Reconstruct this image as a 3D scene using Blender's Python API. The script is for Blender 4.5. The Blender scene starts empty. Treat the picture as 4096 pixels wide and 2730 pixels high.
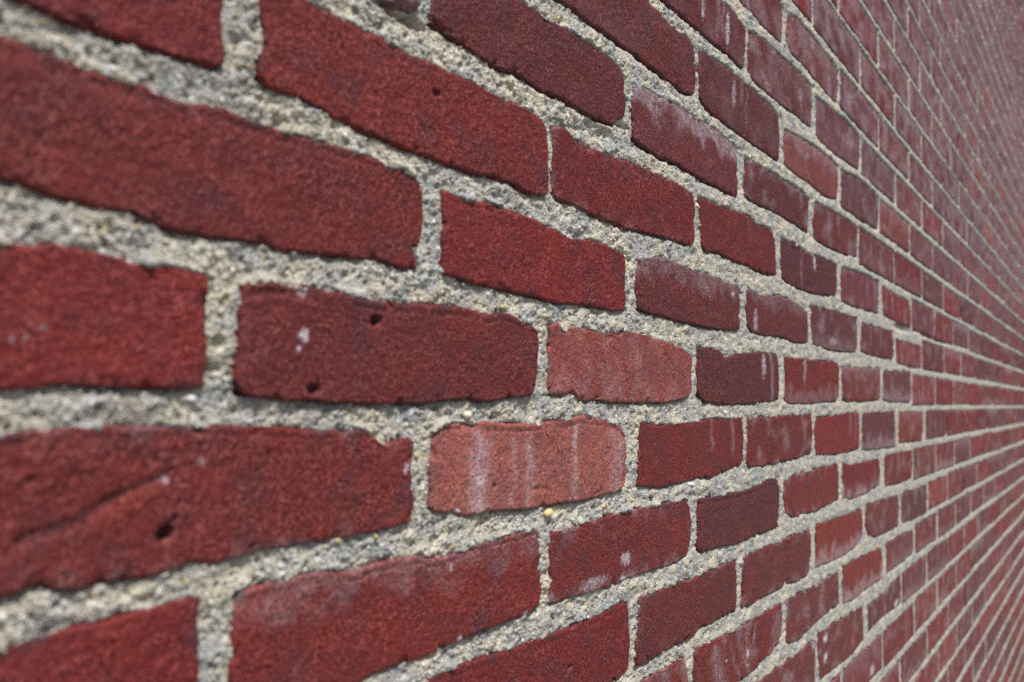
import bpy, math, random
import numpy as np
from mathutils import Matrix, Vector

# ------------------------------------------------------------------ camera, sky, sun, exposure
MM = 0.001
GROUND = -1.50                      # pavement level below the reference bed joint (wall coordinates, metres)
sc = bpy.context.scene
col = sc.collection
CAM = np.array([-0.21528, -0.27306, -0.05146])
F_PX, YAW, PITCH, ROLL = 3576.45, 0.974182, 0.0614028, 0.0167156
fw = np.array([math.sin(YAW) * math.cos(PITCH), math.cos(YAW) * math.cos(PITCH), math.sin(PITCH)])
rt = np.array([math.cos(YAW), -math.sin(YAW), 0.0])
up = np.cross(rt, fw)
r2 = rt * math.cos(ROLL) + up * math.sin(ROLL)
u2 = -rt * math.sin(ROLL) + up * math.cos(ROLL)
cam_data = bpy.data.cameras.new('camera')
cam_data.sensor_width = 36.0
cam_data.lens = F_PX / 4096 * 36
cam_data.clip_start = 0.01
cam_data.clip_end = 500.0
cam_data.dof.use_dof = True
cam_data.dof.focus_distance = 0.66
cam_data.dof.aperture_fstop = 8.2
cam = bpy.data.objects.new('camera', cam_data)
col.objects.link(cam)
cam.matrix_world = Matrix(((r2[0], u2[0], -fw[0], CAM[0]), (r2[1], u2[1], -fw[1], CAM[1]),
                           (r2[2], u2[2], -fw[2], CAM[2]), (0, 0, 0, 1)))
sc.camera = cam

SUN_EL = math.radians(63)
world = bpy.data.worlds.new('World')
sc.world = world
world.use_nodes = True
wn = world.node_tree
sky = wn.nodes.new('ShaderNodeTexSky')
sky.sky_type = 'NISHITA'
sky.sun_disc = False
sky.sun_elevation = SUN_EL
sky.sun_rotation = math.radians(180)
sky.dust_density = 3.0
wn.links.new(sky.outputs[0], wn.nodes['Background'].inputs[0])
wn.nodes['Background'].inputs[1].default_value = 0.065

sun_data = bpy.data.lights.new('sun', 'SUN')
sun_data.energy = 5.0
sun_data.angle = math.radians(7)
sun_data.color = (1.0, 0.97, 0.93)
sun = bpy.data.objects.new('sun', sun_data)
col.objects.link(sun)
sun_dir = Vector((0.22, math.cos(SUN_EL), -math.sin(SUN_EL)))      # the way the light travels
sun.rotation_euler = sun_dir.to_track_quat('-Z', 'Y').to_euler()

sc.view_settings.view_transform = 'Standard'
sc.view_settings.look = 'None'
sc.view_settings.gamma = 1.0
sc.view_settings.use_curve_mapping = False
sc.view_settings.exposure = 0.22
sc.render.engine = 'CYCLES'
sc.cycles.use_denoising = False
sc.cycles.max_bounces = 6
sc.cycles.sample_clamp_indirect = 1.5
sc.cycles.sample_clamp_direct = 4.0

rng = np.random.default_rng(7)
random.seed(7)

# ------------------------------------------------------------------ noise (mm coordinates)
def _hash(ix, iy, seed):
    h = (ix.astype(np.int64) * 374761393 + iy.astype(np.int64) * 668265263 + seed * 1442695041) & 0xffffffff
    h = ((h ^ (h >> 13)) * 1274126177) & 0xffffffff
    h = ((h ^ (h >> 16)) * 2246822519) & 0xffffffff
    return h ^ (h >> 15)

def pn(x, y, seed=0):
    """gradient noise, about -0.7 .. 0.7"""
    x = np.asarray(x, float); y = np.asarray(y, float)
    fx, fy = np.floor(x), np.floor(y)
    dx, dy = x - fx, y - fy
    sx = dx * dx * dx * (dx * (dx * 6 - 15) + 10)
    sy = dy * dy * dy * (dy * (dy * 6 - 15) + 10)
    def g(a, b):
        ang = (_hash(fx + a, fy + b, seed) & 0xffff) * (2 * math.pi / 65536)
        return np.cos(ang) * (dx - a) + np.sin(ang) * (dy - b)
    n0 = g(0, 0) * (1 - sx) + g(1, 0) * sx
    n1 = g(0, 1) * (1 - sx) + g(1, 1) * sx
    return (n0 * (1 - sy) + n1 * sy) * 1.5

def fbm(x, y, seed=0, octaves=3):
    out = 0; a = 1.0; s = 0.0
    for o in range(octaves):
        out = out + a * pn(x * 2 ** o, y * 2 ** o, seed + 31 * o); s += a; a *= 0.5
    return out / s

def worley(x, y, seed=0):
    fx, fy = np.floor(x), np.floor(y)
    best = np.full(np.shape(x), 9.0)
    for a in (-1, 0, 1):
        for b in (-1, 0, 1):
            h = _hash(fx + a, fy + b, seed)
            px = fx + a + (h & 0xfff) / 4096.0
            py = fy + b + ((h >> 12) & 0xfff) / 4096.0
            r = 0.65 + 0.7 * ((h >> 24) & 0xff) / 255.0
            best = np.minimum(best, np.hypot(px - x, py - y) / r)
    return best

def sstep(a, b, x):
    t = np.clip((x - a) / (b - a), 0, 1)
    return t * t * (3 - 2 * t)

# ------------------------------------------------------------------ image <-> wall helpers (used for detail levels only)
def project(P):
    d = P - CAM
    w = d @ fw
    return 2048 + F_PX * (d @ r2) / w, 1365 - F_PX * (d @ u2) / w, w

# ------------------------------------------------------------------ materials
def new_mat(name):
    m = bpy.data.materials.new(name); m.use_nodes = True
    nt = m.node_tree
    return m, nt, nt.nodes['Principled BSDF']

class N:
    def __init__(s, nt): s.nt = nt
    def node(s, t, **kw):
        n = s.nt.nodes.new(t)
        for k, v in kw.items(): setattr(n, k, v)
        return n
    def link(s, a, b): s.nt.links.new(a, b)
    def val(s, sock, v):
        if hasattr(v, 'is_output') or isinstance(v, bpy.types.NodeSocket): s.link(v, sock)
        else: sock.default_value = v
    def noise(s, vec, scale, detail=3, rough=0.6):
        n = s.node('ShaderNodeTexNoise'); n.inputs['Scale'].default_value = scale
        n.inputs['Detail'].default_value = detail; n.inputs['Roughness'].default_value = rough
        s.link(vec, n.inputs['Vector']); return n.outputs['Fac']
    def vor(s, vec, scale):
        n = s.node('ShaderNodeTexVoronoi'); n.inputs['Scale'].default_value = scale
        s.link(vec, n.inputs['Vector']); return n
    def ramp(s, fac, lo, hi, a=0.0, b=1.0):
        n = s.node('ShaderNodeMapRange'); n.interpolation_type = 'SMOOTHSTEP'
        s.link(fac, n.inputs[0])
        for i, v in zip((1, 2, 3, 4), (lo, hi, a, b)): n.inputs[i].default_value = v
        return n.outputs[0]
    def math(s, op, a, b=0.0):
        n = s.node('ShaderNodeMath', operation=op); s.val(n.inputs[0], a); s.val(n.inputs[1], b); return n.outputs[0]
    def mix(s, fac, a, b, mode='MIX'):
        n = s.node('ShaderNodeMix', data_type='RGBA', blend_type=mode)
        s.val(n.inputs[0], fac)
        for i, v in ((6, a), (7, b)):
            if isinstance(v, tuple): n.inputs[i].default_value = (*v, 1) if len(v) == 3 else v
            else: s.link(v, n.inputs[i])
        return n.outputs[2]

def brick_material():
    m, nt, bs = new_mat('sand_faced_brick'); k = N(nt)
    pos = k.node('ShaderNodeNewGeometry').outputs['Position']
    tint = k.node('ShaderNodeAttribute', attribute_name='tint').outputs['Color']
    att = k.node('ShaderNodeAttribute', attribute_name='bloom')
    stain_shade = k.node('ShaderNodeAttribute', attribute_name='stain_shade').outputs['Fac']
    big = k.noise(pos, 38, 4, .6)
    mid = k.noise(pos, 190, 5, .65)
    fine = k.noise(pos, 780, 2, .6)
    dens = k.ramp(k.noise(pos, 75, 3, .55), .35, .62, .35, 1.0)
    grit = k.noise(pos, 1900, 2, .6)
    c = k.mix(k.ramp(big, .30, .72), k.mix(1.0, tint, (.90, .96, 1.12), 'MULTIPLY'), k.mix(1.0, tint, (1.12, 1.02, .92), 'MULTIPLY'))
    c = k.mix(k.ramp(mid, .55, .75, 0, .4), c, k.mix(1.0, c, (.52, .62, .78), 'MULTIPLY'))
    c = k.mix(k.ramp(mid, .44, .25, 0, .35), c, k.mix(1.0, c, (1.45, 1.35, 1.15), 'MULTIPLY'))
    # single sand grains, dark pits between them
    c = k.mix(k.math('MULTIPLY', dens, k.ramp(fine, .52, .66, 0, 1.0)), c, k.mix(.35, k.mix(1.0, c, (1.9, 1.85, 1.85), 'MULTIPLY'), (.27, .14, .135)))
    c = k.mix(k.math('MULTIPLY', dens, k.ramp(fine, .50, .34, 0, 1.0)), c, k.mix(1.0, c, (.24, .22, .26), 'MULTIPLY'))
    c = k.mix(k.ramp(grit, .66, .76, 0, .6), c, (.48, .33, .32))
    # sooty edges and shade painted into pits, cuts and grooves, then lime bloom
    c = k.mix(k.math('MULTIPLY', stain_shade, k.ramp(mid, .3, .6, .5, 1)), c, (.035, .026, .034))
    bl = k.math('MULTIPLY', att.outputs['Fac'], k.ramp(fine, .32, .62, .25, 1.0))
    bl = k.math('MINIMUM', k.math('MULTIPLY', bl, k.ramp(mid, .3, .62, .45, 1.0)), .97)
    c = k.mix(bl, c, (.57, .51, .56))
    k.link(c, bs.inputs['Base Color'])
    k.link(k.ramp(mid, .3, .7, .42, .6), bs.inputs['Roughness'])
    bs.inputs['Specular IOR Level'].default_value = .17
    bs.inputs['Sheen Weight'].default_value = .0
    bs.inputs['Sheen Roughness'].default_value = .45
    h = k.math('ADD', k.math('MULTIPLY', fine, .9), k.math('ADD', k.math('MULTIPLY', mid, .5), k.math('MULTIPLY', grit, .25)))
    b = k.node('ShaderNodeBump'); b.inputs['Strength'].default_value = .9; b.inputs['Distance'].default_value = .0014
    k.link(h, b.inputs['Height']); k.link(b.outputs[0], bs.inputs['Normal'])
    return m

def mortar_material():
    m, nt, bs = new_mat('sandy_mortar'); k = N(nt)
    pos = k.node('ShaderNodeNewGeometry').outputs['Position']
    stain_shade = k.node('ShaderNodeAttribute', attribute_name='stain_shade').outputs['Fac']
    big = k.noise(pos, 45, 4, .6)
    mid = k.noise(pos, 260, 4, .65)
    fine = k.noise(pos, 1300, 3, .7)
    c = k.mix(k.ramp(big, .35, .66), (.27, .29, .30), (.50, .455, .345))
    c = k.mix(k.ramp(mid, .52, .72, 0, .7), c, (.70, .67, .61))
    c = k.mix(k.ramp(mid, .45, .29, 0, .85), c, (.13, .13, .13))
    v = k.vor(pos, 720)
    sp = k.node('ShaderNodeSeparateColor'); k.link(v.outputs['Color'], sp.inputs[0])
    inside = k.ramp(v.outputs['Distance'], .55, .25)
    c = k.mix(k.math('MULTIPLY', inside, k.ramp(sp.outputs[0], .70, .72, 0, .75)), c, (.68, .66, .62))
    c = k.mix(k.math('MULTIPLY', inside, k.ramp(sp.outputs[1], .86, .88, 0, .8)), c, (.42, .27, .11))
    c = k.mix(k.math('MULTIPLY', inside, k.ramp(sp.outputs[2], .88, .90, 0, .7)), c, (.10, .10, .105))
    c = k.mix(k.ramp(fine, .42, .28, 0, .6), c, k.mix(1.0, c, (.4, .4, .4), 'MULTIPLY'))
    c = k.mix(k.math('MULTIPLY', stain_shade, k.ramp(mid, .32, .62, .25, 1)), c, (.045, .046, .045))  # black joint dirt together with painted shade beside the bricks
    k.link(c, bs.inputs['Base Color'])
    bs.inputs['Roughness'].default_value = .9
    bs.inputs['Specular IOR Level'].default_value = .3
    h = k.math('ADD', k.math('MULTIPLY', fine, .5), k.math('MULTIPLY', mid, .8))
    h = k.math('SUBTRACT', h, k.math('MULTIPLY', v.outputs['Distance'], .7))
    b = k.node('ShaderNodeBump'); b.inputs['Strength'].default_value = 1.0; b.inputs['Distance'].default_value = .0010
    k.link(h, b.inputs['Height']); k.link(b.outputs[0], bs.inputs['Normal'])
    return m

def grain_material():
    m, nt, bs = new_mat('sand_grain'); k = N(nt)
    t = k.node('ShaderNodeAttribute', attribute_name='tint').outputs['Color']
    pos = k.node('ShaderNodeNewGeometry').outputs['Position']
    n = k.noise(pos, 1500, 3, .6)
    k.link(k.mix(k.ramp(n, .3, .7), k.mix(1.0, t, (.75, .74, .72), 'MULTIPLY'), t), bs.inputs['Base Color'])
    bs.inputs['Roughness'].default_value = .55
    return m

def ground_material():
    m, nt, bs = new_mat('concrete_pavement'); k = N(nt)
    pos = k.node('ShaderNodeNewGeometry').outputs['Position']
    a = k.noise(pos, 3, 5, .6); b_ = k.noise(pos, 140, 4, .6)
    c = k.mix(k.ramp(a, .3, .7), (.16, .155, .15), (.24, .235, .225))
    c = k.mix(k.ramp(b_, .45, .7, 0, .5), c, (.32, .31, .30))
    k.link(c, bs.inputs['Base Color']); bs.inputs['Roughness'].default_value = .85
    return m

BRICK, MORTAR, GRAIN, PAVE = brick_material(), mortar_material(), grain_material(), ground_material()

# ------------------------------------------------------------------ mesh helper
def mesh_obj(name, V, Q, mat, parent=None, loc=(0, 0, 0), attrs=None, smooth=True, tris=None):
    me = bpy.data.meshes.new(name)
    V = np.asarray(V, np.float32)
    Q = np.asarray(Q, np.int32)
    n = Q.shape[1]
    me.vertices.add(len(V)); me.vertices.foreach_set('co', V.ravel())
    me.loops.add(Q.size); me.loops.foreach_set('vertex_index', Q.ravel())
    me.polygons.add(len(Q))
    me.polygons.foreach_set('loop_start', np.arange(0, Q.size, n, dtype=np.int32))
    me.update(calc_edges=True)
    me.polygons.foreach_set('use_smooth', np.full(len(Q), smooth))
    for an, (kind, data) in (attrs or {}).items():
        a = me.attributes.new(an, kind, 'POINT')
        a.data.foreach_set('color' if kind == 'FLOAT_COLOR' else 'value', np.asarray(data, np.float32).ravel())
    me.materials.append(mat)
    me.validate()
    o = bpy.data.objects.new(name, me)
    col.objects.link(o)
    o.location = loc
    if parent: o.parent = parent
    return o

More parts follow.
